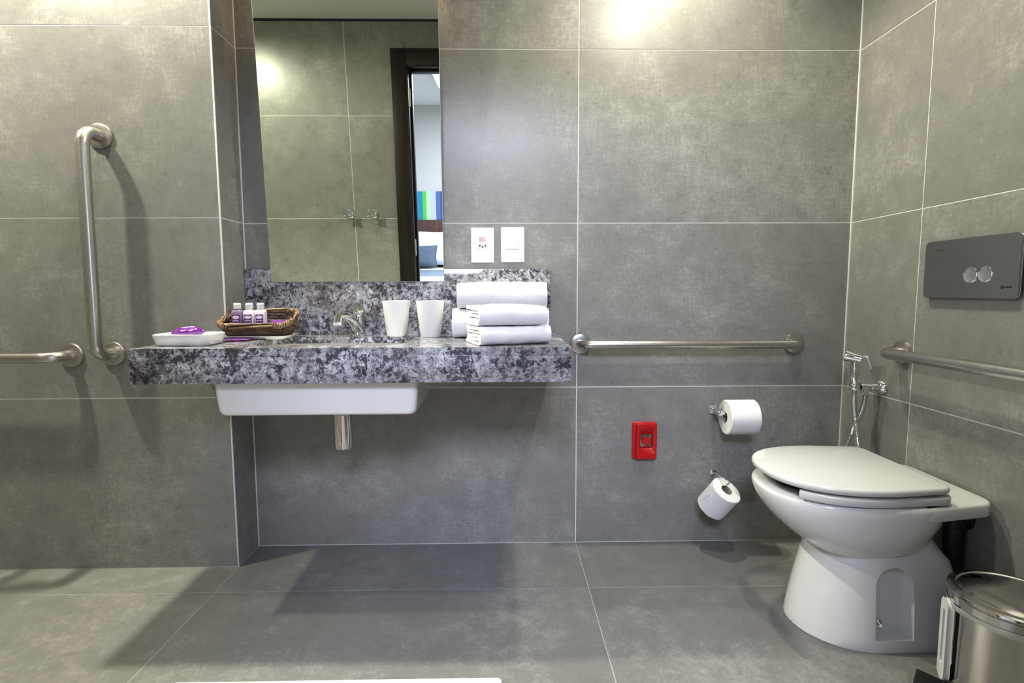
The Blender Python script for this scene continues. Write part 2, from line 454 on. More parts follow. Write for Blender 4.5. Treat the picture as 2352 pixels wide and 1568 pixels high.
# ------------------------------------------------------------------ door frame
d = empty('door_1', (DX0, YF, 0)); tag(d, kind='structure')
def local(o, p):
    o.parent = p; o.matrix_parent_inverse = Matrix.Translation(-Vector(p.location)); return o
def dpart(name, dims, bev=0.003): return local(boxo(name, dims, M['dark_wood'], None, bev), d)
CW = 0.098
dpart('casing', (DX0 - CW, DX0 - 0.006, YF, YF + 0.014, 0, DZ + CW))
dpart('casing', (DX1 + 0.006, DX1 + CW, YF, YF + 0.014, 0, DZ + CW))
dpart('casing', (DX0 - 0.006, DX1 + 0.006, YF, YF + 0.014, DZ + 0.006, DZ + CW))
dpart('jamb', (DX0 - 0.029, DX0, YB - 0.012, YF + 0.006, 0, DZ + 0.028))
dpart('jamb', (DX1, DX1 + 0.029, YB - 0.012, YF + 0.006, 0, DZ + 0.028))
dpart('head_jamb', (DX0 - 0.001, DX1 + 0.001, YB - 0.012, YF + 0.006, DZ, DZ + 0.029))
dpart('door_stop', (DX0, DX0 + 0.014, YF - 0.09, YF - 0.05, 0, DZ))
dpart('door_stop', (DX1 - 0.014, DX1, YF - 0.09, YF - 0.05, 0, DZ))
dpart('door_stop', (DX0, DX1, YF - 0.09, YF - 0.05, DZ - 0.014, DZ))
for zz in (1.93, 1.05, 0.22):
    h = latheo('hinge', [(0.007, 0), (0.007, 0.10)], M['steel'], None, 12, Matrix.Translation((DX0 + 0.004, YF + 0.004, zz - 0.05)), ang=40); local(h, d)

# ------------------------------------------------------------------ bedroom beyond the door
BY = -5.5; BZ = 2.70; BX0, BX1 = -3.1, 3.0
shell('floor_bedroom', (BX0, BX1, BY, YB, -0.12, -0.001), M['bed_floor'])
shell('ceiling_bedroom', (BX0, BX1, BY, YB, BZ, BZ + 0.1), M['ceiling'])
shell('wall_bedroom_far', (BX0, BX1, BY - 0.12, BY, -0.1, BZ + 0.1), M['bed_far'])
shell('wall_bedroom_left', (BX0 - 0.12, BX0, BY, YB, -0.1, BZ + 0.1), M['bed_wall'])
shell('wall_bedroom_near', (-3.1, DX0 - 0.04, YB - 0.004, YB, 0, BZ), M['bed_wall'])
shell('wall_bedroom_side', (DX1 + 0.04, 3.0, YB - 0.004, YB, 0, BZ), M['bed_wall'])
bm = bmesh.new()
WY0, WY1, WZ0, WZ1 = -4.95, -2.45, 0.45, 2.4
box(bm, BX1, BX1 + 0.12, BY, WY0, -0.1, BZ + 0.1); box(bm, BX1, BX1 + 0.12, WY1, YB, -0.1, BZ + 0.1)
box(bm, BX1, BX1 + 0.12, WY0, WY1, -0.1, WZ0); box(bm, BX1, BX1 + 0.12, WY0, WY1, WZ1, BZ + 0.1)
tag(build('wall_bedroom_right', bm, M['bed_wall']), kind='structure')
wn = empty('window_1', (BX1, (WY0 + WY1) / 2, WZ0)); tag(wn, kind='structure')
for y0, y1, z0, z1 in ((WY0, WY1, WZ0, WZ0 + 0.05), (WY0, WY1, WZ1 - 0.05, WZ1), (WY0, WY0 + 0.05, WZ0 + 0.05, WZ1 - 0.05), (WY1 - 0.05, WY1, WZ0 + 0.05, WZ1 - 0.05), ((WY0 + WY1) / 2 - 0.025, (WY0 + WY1) / 2 + 0.025, WZ0 + 0.05, WZ1 - 0.05)):
    local(boxo('window_frame', (BX1 + 0.03, BX1 + 0.09, y0, y1, z0, z1), M['white_plastic'], None, 0.004), wn)
for y0, y1 in ((WY0 + 0.05, (WY0 + WY1) / 2 - 0.025), ((WY0 + WY1) / 2 + 0.025, WY1 - 0.05)):
    local(boxo('pane', (BX1 + 0.055, BX1 + 0.063, y0, y1, WZ0 + 0.05, WZ1 - 0.05), M['glass']), wn)
# panel added on the bedroom ceiling to carry the cool fill light
cl = empty('fill_light_panel', (-0.35, -3.7, BZ)); tag(cl, 'square white fill light panel added to the bedroom ceiling', 'ceiling lamp')
local(boxo('housing', (-0.98, 0.28, -4.33, -3.07, BZ - 0.05, BZ), M['white_plastic'], None, 0.006), cl)
local(boxo('diffuser', (-0.95, 0.25, -4.30, -3.10, BZ - 0.056, BZ - 0.05), M['fill_glow']), cl)
# bed
bed = empty('bed', (-0.5, -4.4, 0)); tag(bed, 'white hotel bed with a grey runner seen in the mirror', 'bed')
BT = 0.63
def bpart(name, dims, m, bev=0.03): return local(boxo(name, dims, m, None, bev, 3), bed)
bpart('bed_base', (-1.36, 0.45, -5.44, -3.52, 0.06, 0.34), M['beige'], 0.01)
for lx in (-1.30, 0.39):
    for ly in (-5.38, -3.58): local(latheo('leg', [(0.025, 0), (0.032, 0.065)], M['black'], None, 12, Matrix.Translation((lx, ly, 0))), bed)
bpart('mattress', (-1.38, 0.47, -5.44, -3.50, 0.345, BT), M['linen'], 0.05)
bpart('bed_runner', (-1.39, 0.48, -4.78, -4.05, BT - 0.30, BT + 0.012), M['runner'], 0.012)
hb = tag(boxo('headboard', (-2.6, 1.7, BY + 0.001, BY + 0.05, 0.30, 1.25), M['head_wood'], None, 0.006), 'dark wooden headboard behind the white pillow', 'headboard')
def pillow(name, loc, w, h, t, m, tilt, label, cat):
    bm = bmesh.new(); nu, nv = 16, 12; gr = {}
    for s in (0, 1):
        for i in range(nu + 1):
            for j in range(nv + 1):
                u, v = i / nu * 2 - 1, j / nv * 2 - 1
                if s == 1 and (i in (0, nu) or j in (0, nv)): gr[s, i, j] = gr[0, i, j]; continue
                b = max(0, (1 - u ** 4) * (1 - v ** 4)) ** 0.55
                e = 1 - 0.06 * (1 - abs(u)) * abs(v) ** 3; e2 = 1 - 0.08 * (1 - abs(v)) * abs(u) ** 3
                gr[s, i, j] = bm.verts.new((u * w / 2 * e2, (t / 2 * b) * (1 if s else -1), v * h / 2 * e))
    for s in (0, 1):
        for i in range(nu):
            for j in range(nv):
                q = [gr[s, i, j], gr[s, i + 1, j], gr[s, i + 1, j + 1], gr[s, i, j + 1]]
                if len(set(q)) == 4: bm.faces.new(q if s == 0 else q[::-1])
    o = build(name, bm, m, None, True); o.location = loc; o.rotation_euler = (tilt, 0, 0)
    return tag(o, label, cat)
pillow('pillow', (-1.12, BY + 0.19, BT + 0.250), 0.72, 0.46, 0.17, M['linen'], 0.22, 'white pillow leaning on the dark headboard', 'pillow')
pillow('cushion', (-1.34, BY + 0.37, BT + 0.158), 0.44, 0.29, 0.12, M['cushion'], 0.28, 'grey blue cushion in front of the white pillow', 'cushion')
# striped artwork: boards side by side
art = empty('wall_art', (-1.0, BY, 1.26)); tag(art, 'panel of vertical blue, green and lilac stripes above the headboard', 'wall art')
seq = ['blue', 'teal', 'teal', 'green', 'mint', 'lilac', 'blue', 'navy', 'teal', 'green', 'mint']
xx = -2.60; k = 0
widths = [0.045, 0.060, 0.030, 0.050, 0.055, 0.075, 0.060, 0.045, 0.055, 0.050, 0.035]
xx = -1.474 - 2 * sum(widths)
while xx < 1.5:
    wd = widths[k % len(widths)]
    local(boxo('stripe_board', (xx, xx + wd - 0.001, BY, BY + 0.018 + 0.003 * (k % 3), 1.252, 1.622), STRIPES[seq[k % len(seq)]]), art)
    xx += wd; k += 1
sp = empty('sprinkler', (-1.12, -3.97, BZ)); tag(sp, 'small sprinkler head on the bedroom ceiling seen in the mirror', 'sprinkler')
local(latheo('escutcheon', [(0.03, 0), (0.024, -0.008)], M['chrome'], None, 20, Matrix.Translation((-1.12, -3.97, BZ))), sp)
local(latheo('nozzle', [(0.008, -0.008), (0.008, -0.035), (0.018, -0.037), (0.018, -0.040)], M['chrome'], None, 16, Matrix.Translation((-1.12, -3.97, BZ))), sp)

# ------------------------------------------------------------------ downlights
DN = ['above the shower end', 'above the middle of the floor', 'above the left end of the counter', 'near the wall above the horizontal grab bar']
for (x, y, *_), s in zip(DOWN, DN):
    e = empty('downlight', (x, y, ZC)); tag(e, 'small round recessed ceiling downlight ' + s, 'downlight', 'bathroom downlights')
    local(latheo('trim_ring', [(0.036, 0.0), (0.036, -0.004), (0.048, -0.006), (0.052, 0.0)], M['white_plastic'], None, 28, Matrix.Translation((x, y, ZC)), False, False), e)
    local(latheo('lens', [(0.036, -0.002), (0.034, -0.003)], M['lamp_lens'], None, 28, Matrix.Translation((x, y, ZC))), e)

# ------------------------------------------------------------------ mirror, tilted forward
TILT = 0.0616
mx0, mx1, mz0, mh = -1.101, -0.483, 0.991, 1.12
mir = empty('mirror', ((mx0 + mx1) / 2, -0.02, mz0)); mir.rotation_euler = (TILT, 0, 0)
tag(mir, 'tall frameless mirror tilted forward above the granite counter', 'mirror')
bm = bmesh.new(); hw = (mx1 - mx0) / 2
box(bm, -hw, hw, 0.0006, 0.006, 0, mh, 0.0004, 1); o = build('glass_edge', bm, M['mirror_edge'], mir)
bm = bmesh.new(); box(bm, -hw + 0.0015, hw - 0.0015, 0.0, 0.0006, 0.0015, mh - 0.0015); build('silvered_face', bm, M['mirror'], mir)
bm = bmesh.new(); box(bm, -hw + 0.06, hw - 0.06, 0.0062, 0.012, 0.05, mh - 0.05); build('backing_board', bm, M['black'], mir)
for sx in (-0.2, 0.2):
    bm = bmesh.new(); box(bm, sx - 0.015, sx + 0.015, 0.010, 0.075, mh - 0.12, mh - 0.09); build('bracket', bm, M['black'], mir)

bm = bmesh.new(); box(bm, -hw + 0.05, hw - 0.05, 0.014, 0.022, mh - 0.16, mh - 0.145); build('warm_led_strip', bm, M['led'], mir)

# ------------------------------------------------------------------ granite counter
cx0, cx1, cyf = -1.293, -0.084, -0.497
ctr = empty('counter', (-0.69, 0, CT)); tag(ctr, 'wall-hung granite wash counter with a deep front apron', 'counter')
def cp(o): return local(o, ctr)
pl = [(cx0, cyf), (cx1, cyf), (cx1, -0.001), (XN + 0.001, -0.001), (XN + 0.001, YP - 0.001), (cx0, YP - 0.001)]
bm = bmesh.new()
lo = [bm.verts.new((x, y, CT - 0.022)) for x, y in pl]; hi = [bm.verts.new((x, y, CT)) for x, y in pl]
bm.faces.new(lo[::-1]); bm.faces.new(hi)
for i in range(6): bm.faces.new((lo[i], lo[(i + 1) % 6], hi[(i + 1) % 6], hi[i]))
top = build('worktop', bm, M['granite'])
bm = bmesh.new(); hole_pl = rrect(0.235, 0.145, 0.05, 6, -0.80, -0.275)
loft(bm, [[(x, y, CT - 0.05) for x, y in hole_pl], [(x, y, CT + 0.05) for x, y in hole_pl]])
cut = build('cut', bm); boolean(top, cut); cp(top)
AZ = 0.704
cp(boxo('front_apron', (cx0, cx1, cyf, cyf + 0.022, AZ, CT - 0.0225), M['granite'], None, 0.0015))
cp(boxo('end_apron', (cx1 - 0.022, cx1, cyf + 0.0225, -0.001, AZ, CT - 0.0225), M['granite'], None, 0.0015))
cp(boxo('end_apron', (cx0, cx0 + 0.022, cyf + 0.0225, YP - 0.001, AZ, CT - 0.0225), M['granite'], None, 0.0015))
cp(boxo('backsplash', (XN + 0.001, -0.099, -0.0155, -0.001, CT + 0.0004, 1.036), M['granite'], None, 0.0012))

# ------------------------------------------------------------------ basin under the counter
bas = empty('basin', (-0.80, -0.27, CT - 0.2)); tag(bas, 'white rectangular ceramic basin set under the granite counter', 'basin')
bx, by = -0.803, -0.272
def bring(w, h, z, r, dy=0.0): return [(x, y, z) for x, y in rrect(w, h, r, 6, bx, by + dy)]
bm = bmesh.new()
rings = [bring(0.290, 0.190, 0.7785, 0.016), bring(0.288, 0.189, 0.70, 0.016), bring(0.284, 0.187, 0.65, 0.017), bring(0.281, 0.185, 0.620, 0.018), bring(0.278, 0.183, 0.611, 0.019), bring(0.273, 0.179, 0.6055, 0.020), bring(0.26, 0.168, 0.604, 0.022)]
rin = [bring(0.275, 0.175, 0.7785, 0.03), bring(0.262, 0.165, 0.70, 0.04), bring(0.245, 0.15, 0.66, 0.05), bring(0.20, 0.12, 0.640, 0.06), bring(0.04, 0.04, 0.632, 0.035)]
loft(bm, rings[::-1] + rin)
local(build('bowl', bm, M['ceramic'], None, True, 50), bas)
local(latheo('strainer', [(0.028, 0.6325), (0.028, 0.635), (0.012, 0.634)], M['chrome'], None, 24, Matrix.Translation((bx, by, 0))), bas)
tr = empty('bottle_trap', (-0.793, -0.25, 0.604)); tag(tr, 'chrome bottle trap hanging below the white basin', 'drain trap')
T0 = Matrix.Translation((-0.793, -0.25, 0))
local(latheo('trap_cup', [(0.024, 0.447), (0.0285, 0.452), (0.0295, 0.47), (0.0295, 0.562), (0.026, 0.566)], M['chrome'], None, 32, T0), tr)
local(latheo('collar', [(0.021, 0.5655), (0.023, 0.572), (0.023, 0.590), (0.020, 0.6035)], M['chrome'], None, 32, T0), tr)
local(tubeo('outlet_pipe', fillet([(-0.793, -0.232, 0.583), (-0.793, -0.001, 0.583)], 0.02), 0.014, M['chrome'], None), tr)

# ------------------------------------------------------------------ faucet
fa = empty('faucet', (-0.80, -0.065, CT)); tag(fa, 'small chrome faucet with a lever knob beside the white cups', 'faucet')
fx, fy = -0.800, -0.062
FT = Matrix.Translation((fx + 0.014, fy, 0))
local(latheo('base_flange', [(0.029, CT), (0.029, CT + 0.005), (0.024, CT + 0.010)], M['chrome'], None, 32, FT), fa)
local(latheo('body', [(0.0225, CT + 0.009), (0.0205, CT + 0.03), (0.0190, CT + 0.056), (0.0195, CT + 0.068)], M['chrome'], None, 32, FT), fa)
sp_ = catmull([(fx + 0.016, fy - 0.006, CT + 0.018), (fx + 0.010, fy - 0.030, CT + 0.046), (fx + 0.000, fy - 0.058, CT + 0.065), (fx - 0.014, fy - 0.088, CT + 0.070), (fx - 0.022, fy - 0.108, CT + 0.064)], 7)
local(tubeo('spout', sp_, 0.012, M['chrome'], None, 18, rf=lambda t: 0.0175 - 0.0035 * t), fa)
local(latheo('spout_nozzle', [(0.0135, -0.020), (0.0160, -0.017), (0.0165, 0.004), (0.013, 0.008)], M['chrome'], None, 24, axis_mtx((fx - 0.022, fy - 0.108, CT + 0.062), (0.0, 0.55, 1))), fa)
local(latheo('head', [(0.0195, 0.0), (0.0245, 0.004), (0.0255, 0.020), (0.022, 0.030), (0.012, 0.034)], M['chrome'], None, 32, axis_mtx((fx + 0.014, fy - 0.002, CT + 0.068), (0.05, -0.18, 1))), fa)
bm = bmesh.new(); slab(bm, rrect(0.013, 0.028, 0.010, 5), 0, 0.010, 0.0035); o = build('lever', bm, M['chrome'], None, True, 50)
o.data.transform(axis_mtx((fx + 0.024, fy - 0.022, CT + 0.094), (0.35, -0.55, 1))); local(o, fa)

# ------------------------------------------------------------------ cups
def cup(loc, label):
    e = empty('cup', loc); tag(e, label, 'cup', 'white bathroom cups')
    h = 0.122
    latheo('cup_wall', [(0.033, 0.0), (0.0345, 0.002), (0.0478, h - 0.001), (0.0472, h), (0.0462, h - 0.001), (0.0335, 0.006)], M['white_plastic'], e, 40, None)
    latheo('foot_ring', [(0.0315, -0.0003), (0.0335, 0.0012)], M['white_plastic'], e, 40, None)
    return e
cup((-0.640, -0.105, CT + 0.0005), 'white tapered cup nearer the chrome faucet')
cup((-0.518, -0.145, CT + 0.0005), 'white tapered cup next to the folded towels')

# ------------------------------------------------------------------ towels
def folded_towel(loc, rz, w, dpt, layers, th, label, seed, bulge=0.0, group='white towels on the counter'):
    """a ribbon folded in the depth direction, round folds to the front; the layer ends show at the left and right"""
    R = th / 2; pts = []
    zs = [th * (k + 0.5) for k in range(layers)]
    yb, yf = dpt / 2, -dpt / 2
    outer = layers * th
    # inner layers between a wrapping outer sheet
    o_parts = []
    e = empty('towel', loc, rz); tag(e, label, 'towel', group)
    nx = 22
    def sheet(name, path, t, x0, x1, sd):
        # path in (y,z), thickened by t, extruded along x with rounded ends
        P = [Vector((0, y, z)) for y, z in path]; n = len(P)
        nor = []
        for i in range(n):
            tg = (P[min(i + 1, n - 1)] - P[max(i - 1, 0)]).normalized(); nor.append(Vector((0, -tg.z, tg.y)))
        prof = [p + q * t / 2 for p, q in zip(P, nor)] 
        endc = [P[-1] + (P[-1] - P[-2]).normalized() * t * 0.4]
        prof2 = [p - q * t / 2 for p, q in zip(P, nor)][::-1]
        st = [P[0] - (P[1] - P[0]).normalized() * t * 0.4]
        ring = prof + endc + prof2 + st
        cen = sum(ring, Vector()) / len(ring)
        bm = bmesh.new(); rings = []
        for k in range(nx + 1):
            u = k / nx; x = x0 + (x1 - x0) * u
            rings.append([(x, p.y, p.z) for p in ring])
        loft(bm, rings)
        o = build(name, bm, M['towel'], e, True, 75)
        wobble(o, 0.0028, 16, sd); wobble(o, 0.0016, 55, sd + 3)
        for v in o.data.vertices:
            v.co.z = max(v.co.z, 0.0004)
            if bulge: v.co.z += bulge * math.cos(v.co.x / w * PI) * (v.co.z / outer)
        return o
    H = outer
    # wrapping sheet: back bottom -> front fold -> back top
    r = H / 2 - th * 0.45
    path = [(yb, th * 0.5)]
    for k in range(6): path.append((yb + (yf + H / 2 - yb) * (k + 1) / 6, th * 0.5))
    cz = H / 2
    for k in range(1, 10):
        a = -PI / 2 - PI * k / 10
        path.append((yf + H / 2 + math.cos(a) * (cz - th * 0.5), cz + math.sin(a) * (cz - th * 0.5)))
    for k in range(7): path.append((yf + H / 2 + (yb - yf - H / 2) * k / 6, H - th * 0.5))
    sheet('outer_fold', path, th * 0.96, -w / 2, w / 2, seed)
    for q in range(1, layers - 1):
        z = th * (q + 0.5)
        ins = 0.004 + 0.004 * random.random()
        pth = [(yf + H / 2 - th * 0.2 + (yb - yf - H / 2 - 0.003) * k / 6, z) for k in range(7)]
        sheet('inner_fold', pth, th * 0.9, -w / 2 + ins * 0.6, w / 2 - ins, seed + q)
    return e
folded_towel((-0.280, -0.128, CT + 0.0005), -0.01, 0.315, 0.21, 5, 0.0190, 'large white folded towel at the bottom of the back stack', 1)
folded_towel((-0.276, -0.128, CT + 0.0975), 0.015, 0.295, 0.20, 5, 0.0168, 'large white folded towel on top of the back stack', 5, 0.004)
folded_towel((-0.258, -0.376, CT + 0.0005), 0.34, 0.215, 0.155, 5, 0.0105, 'small white folded towel lying on the counter at the front', 9)
folded_towel((-0.262, -0.374, CT + 0.0545), 0.30, 0.205, 0.150, 5, 0.0110, 'small white folded towel on top of the front stack', 14, 0.005)

# ------------------------------------------------------------------ basket, its tray and contents
KX, KY, KZ = -1.082, -0.168, CT
ty = empty('tray', (KX, KY, KZ)); tag(ty, 'thin white tray under the wicker basket', 'tray')
bm = bmesh.new(); nn = 5
ro = [[(KX + x, KY + y, KZ + z) for x, y in rrect(w_, h_, 0.02, nn)] for w_, h_, z in ((0.092, 0.058, 0.0005), (0.096, 0.062, 0.003), (0.108, 0.074, 0.0115), (0.106, 0.072, 0.0125), (0.094, 0.060, 0.006), (0.09, 0.056, 0.0045))]
loft(bm, ro); local(build('tray_dish', bm, M['ceramic'], None, True, 60), ty)
kb = empty('basket', (KX, KY, KZ + 0.006)); tag(kb, 'dark brown woven wicker basket holding three small bottles', 'basket')
KB = KZ + 0.0065
def kring(t, off, wob=0.0, ph=0.0, n=96, lift=0.0):
    """closed path round the basket at height fraction t (0 base, 1 rim); the back is higher than the front"""
    w_ = 0.094 + 0.020 * t ** 0.8; h_ = 0.050 + 0.018 * t ** 0.8; out = []
    base = rrect(w_ + off, h_ + off, 0.045, 23); n = len(base)
    for i, (x, y) in enumerate(base):
        a = math.atan2(y, x)
        hgt = 0.036 + 0.044 * (0.5 + 0.5 * max(-1, min(1, y / 0.06)))
        s = wob * math.sin(ph + i / n * 2 * PI * 24)
        nrm = Vector((x, y, 0)).normalized()
        out.append(Vector((KX + x, KY + y, KB + 0.003 + hgt * t + lift)) + nrm * s)
    return out
bm = bmesh.new(); pb = rrect(0.092, 0.048, 0.040, 8)
slab(bm, [(KX + x, KY + y) for x, y in pb], KB, KB + 0.006, 0.002); local(build('base', bm, M['wicker_dark'], None, True, 60), kb)
for k in range(7):
    t = (k + 0.3) / 7.6
    local(tubeo('weave_strand', kring(t, 0, 0.0022, PI * (k % 2)), 0.0042, M['wicker_dark' if k < 2 else 'wicker'], None, 6, True), kb)
ro = kring(1.0, 0)
n = len(ro)
for k in range(24):
    i = int((k + 0.5) / 24 * n) % n
    b0 = kring(0.02, 0)[i]; b1 = ro[i]
    local(tubeo('stake', [b0, (b0 + b1) / 2, b1], 0.0024, M['wicker'], None, 5), kb)
for k in range(4):
    pth = []
    for rep in range(n):
        p = ro[rep]; ph = 2 * PI * (rep / n * 21 + k / 4)
        nrm = Vector((p.x - KX, (p.y - KY) * 1.6, 0)).normalized()
        pth.append(p + nrm * (0.0062 * math.cos(ph)) + Vector((0, 0, 0.0072 * math.sin(ph))))
    local(tubeo('rim_braid', pth, 0.0036, M['wicker_rim' if k % 2 else 'wicker'], None, 6, True), kb)
def bottle(x, y, body, label, kind):
    e = empty('bottle', (x, y, KB + 0.0075)); tag(e, label, 'bottle', 'toiletry bottles in the basket')
    bm = bmesh.new()
    rg = lambda w_, h_, r, z: [(a, b, z) for a, b in rrect(w_, h_, r, 5)]
    loft(bm, [rg(0.0145, 0.0115, 0.004, 0), rg(0.0160, 0.0130, 0.005, 0.002), rg(0.0162, 0.0132, 0.005, 0.074), rg(0.0150, 0.012, 0.006, 0.079), rg(0.009, 0.009, 0.0088, 0.083), rg(0.009, 0.009, 0.0088, 0.085)])
    build('bottle_body', bm, body, e, True, 50)
    prof = [(0.0100, 0.0845)]
    for q in range(3): prof += [(0.0118, 0.0853 + q * 0.0052), (0.0118, 0.0888 + q * 0.0052), (0.0106, 0.0896 + q * 0.0052)]
    prof += [(0.0112, 0.1015), (0.010, 0.1035)]
    latheo('screw_cap', prof, M['white_plastic'], e, 24, None)
    lb = boxo('label_panel', (-0.0125, 0.0125, -0.0137, -0.0131, 0.014, 0.066), M['purple_label'], e)
    bm = bmesh.new(); loft(bm, [[(0.0108 * math.cos(2 * PI * q / 20), -0.0137 - zz, 0.057 + 0.0058 * math.sin(2 * PI * q / 20)) for q in range(20)] for zz in (0, 0.0003)])
    build('label_oval', bm, M['label_white'], lb)
    for (z0, z1, hw_) in ((0.0445, 0.0470, 0.0095), (0.0350, 0.0385, 0.0090), (0.0290, 0.0325, 0.0085), (0.0190, 0.0210, 0.008)):
        random.seed(int(x * 1e4) + int(z0 * 1e4)); xq = -hw_
        while xq < hw_ - 0.001:
            wq = random.uniform(0.0012, 0.0028)
            boxo('label_lettering', (xq, min(xq + wq, hw_), -0.0140, -0.0137, z0, z1), M['label_white'], lb); xq += wq + 0.0006
    return e
bottle(-1.150, -0.175, M['lilac_bottle'], 'leftmost small bottle in the basket, filled with lilac liquid', 0)
bottle(-1.112, -0.173, M['white_bottle'], 'middle small white bottle with a purple label in the basket', 1)
bottle(-1.075, -0.172, M['white_bottle'], 'rightmost small white bottle with a purple label in the basket', 2)
random.seed(11)
def packet(name, loc, rz, w_, h_, t, m, label, cat, seed, tilt=0.0, amp=0.003):
    bm = bmesh.new(); nu, nv = 18, 10; gr = {}
    for s in (0, 1):
        for i in range(nu + 1):
            for j in range(nv + 1):
                u, v = i / nu * 2 - 1, j / nv * 2 - 1
                if s == 1 and (i in (0, nu) or j in (0, nv)): gr[s, i, j] = gr[0, i, j]; continue
                b = (max(0, (1 - u * u) * (1 - v * v))) ** 0.45
                gr[s, i, j] = bm.verts.new((u * w_ / 2, v * h_ / 2, t / 2 + (t / 2 * b) * (1 if s else -1)))
    for s in (0, 1):
        for i in range(nu):
            for j in range(nv):
                q = [gr[s, i, j], gr[s, i + 1, j], gr[s, i + 1, j + 1], gr[s, i, j + 1]]
                if len(set(q)) == 4: bm.faces.new(q if s else q[::-1])
    o = build(name, bm, m, None, True); wobble(o, amp, 60, seed)
    mn = min(v.co.z for v in o.data.vertices)
    for v in o.data.vertices: v.co.z -= mn
    o.location = loc; o.rotation_euler = (tilt, 0, rz); return tag(o, label, cat)
packet('packet', (-1.022, -0.172, KB + 0.030), 0.05, 0.062, 0.075, 0.020, M['purple_sachet'], 'purple foil packet lying inside the wicker basket', 'packet', 3, 0.25)
packet('sachet', (-1.115, -0.262, CT + 0.0005), 0.12, 0.085, 0.05, 0.006, M['purple_sachet'], 'flat purple sachet on the counter in front of the basket', 'sachet', 8, 0, 0.0012)

# ------------------------------------------------------------------ soap dish and soap
sd = empty('soap_dish', (-1.190, -0.380, CT)); tag(sd, 'shallow white dish with flared rim at the left end of the counter', 'dish')
rg = lambda w_, h_, r, z: [(-1.192 + a, -0.380 + b, CT + z) for a, b in rrect(w_, h_, r, 7)]
bm = bmesh.new()
loft(bm, [rg(0.072, 0.050, 0.024, 0.0005), rg(0.076, 0.053, 0.026, 0.004), rg(0.081, 0.060, 0.03, 0.020), rg(0.0835, 0.063, 0.032, 0.029), rg(0.0835, 0.063, 0.032, 0.0325), rg(0.080, 0.060, 0.031, 0.034), rg(0.072, 0.052, 0.028, 0.027), rg(0.060, 0.042, 0.024, 0.017), rg(0.03, 0.02, 0.016, 0.015)])
local(build('dish_bowl', bm, M['ceramic'], None, True, 60), sd)
so = empty('wrapped_soap', (-1.196, -0.38, CT + 0.0165)); tag(so, 'bar of soap in shiny purple film lying on the white dish', 'soap')
bm = bmesh.new(); lathe(bm, [(0.012, 0.0), (0.034, 0.004), (0.047, 0.013), (0.046, 0.018), (0.036, 0.026), (0.012, 0.030)], 40)
o = build('film_wrap', bm, M['purple'], so, True); wobble(o, 0.0035, 70, 2)
for v in o.data.vertices: v.co.y *= 0.72; v.co.z += 0.06 * v.co.x + 0.0045
bm = bmesh.new(); lathe(bm, [(0.020, 0.0285), (0.019, 0.0312), (0.006, 0.0325)], 24); o = build('folded_top', bm, mat('pale_lilac_film', (0.55, 0.38, 0.60), 0.2, coat=0.5), so, True); wobble(o, 0.002, 90, 5)
for v in o.data.vertices: v.co.y *= 0.72; v.co.z += 0.06 * v.co.x + 0.0045

# ------------------------------------------------------------------ grab bars
def flange(name, loc, d, r, parent):
    return local(latheo(name, [(r, 0.0), (r, 0.006), (r * 0.95, 0.0105), (r * 0.80, 0.0125), (r * 0.40, 0.0130)], M['steel'], None, 40, axis_mtx(loc, d)), parent)
def grab(label, p0, p1, nrm, so, r, fr, bend):
    n = Vector(nrm); a, b = Vector(p0), Vector(p1)
    e = empty('grab_bar', a); tag(e, label, 'grab bar', 'brushed steel grab bars')
    path = fillet([a + n * 0.004, a + n * so, b + n * so, b + n * 0.004], bend, 10)
    local(tubeo('rail', path, r, M['steel'], None, 24), e)
    flange('wall_flange', a, n, fr, e); flange('wall_flange', b, n, fr, e)
    return e
grab('horizontal steel grab bar on the back wall right of the counter', (0.012, 0, 0.762), (0.806, 0, 0.761), (0, -1, 0), 0.058, 0.0165, 0.038, 0.036)
grab('steel grab bar on the right wall beside the toilet', (XR, -0.292, 0.757), (XR, -1.05, 0.757), (-1, 0, 0), 0.072, 0.0170, 0.038, 0.036)
grab('vertical steel grab bar on the left wall', (-1.571, YP, 1.458), (-1.577, YP, 0.752), (0, -1, 0), 0.080, 0.0195, 0.041, 0.045)
grab('horizontal steel grab bar at the left edge, below the vertical one', (-1.716, YP, 0.748), (-2.45, YP, 0.748), (0, -1, 0), 0.080, 0.0175, 0.041, 0.045)

# ------------------------------------------------------------------ socket and switch
def plate(name, x0, x1, z0, z1, label, cat):
    e = empty(name, ((x0 + x1) / 2, 0, (z0 + z1) / 2)); tag(e, label, cat)
    local(slabo('cover_plate', rrect((x1 - x0) / 2, (z1 - z0) / 2, 0.003, 3, (x0 + x1) / 2, (z0 + z1) / 2), 0.0, 0.008, 0.0025, M['white_plate'], None, lambda x, y, z: (x, -z, y)), e)
    return e
so_ = plate('power_socket', -0.386, -0.304, 1.059, 1.183, 'white power socket with a pink printed label, left of the switch', 'socket')
sx, sz = -0.3445, 1.117
pr = rrect(0.024, 0.0115, 0.0105, 6, sx, sz + 0.0005)
local(slabo('socket_insert', pr, 0.0081, 0.0090, 0.0004, M['white_plastic'], None, lambda x, y, z: (x, -z, y)), so_)
for dx, dz in ((-0.010, 0.0015), (0, -0.0025), (0.010, 0.0015)):
    local(latheo('pin_hole', [(0.0032, 0.0091), (0.0032, 0.0095)], M['hole'], None, 16, axis_mtx((sx + dx, 0, sz + dz), (0, -1, 0))), so_)
lb = local(boxo('printed_label', (sx - 0.0115, sx + 0.0105, -0.0085, -0.0080, 1.134, 1.149), M['pink']), so_)
for z in (1.1365, 1.1405, 1.1445):
    xq = sx - 0.007; random.seed(int(z * 1e4))
    while xq < sx + 0.009:
        wq = random.uniform(0.001, 0.003); o = boxo('label_lettering', (xq, xq + wq, -0.0088, -0.0085, z, z + 0.0022), M['label_white']); local(o, so_); xq += wq + 0.0007
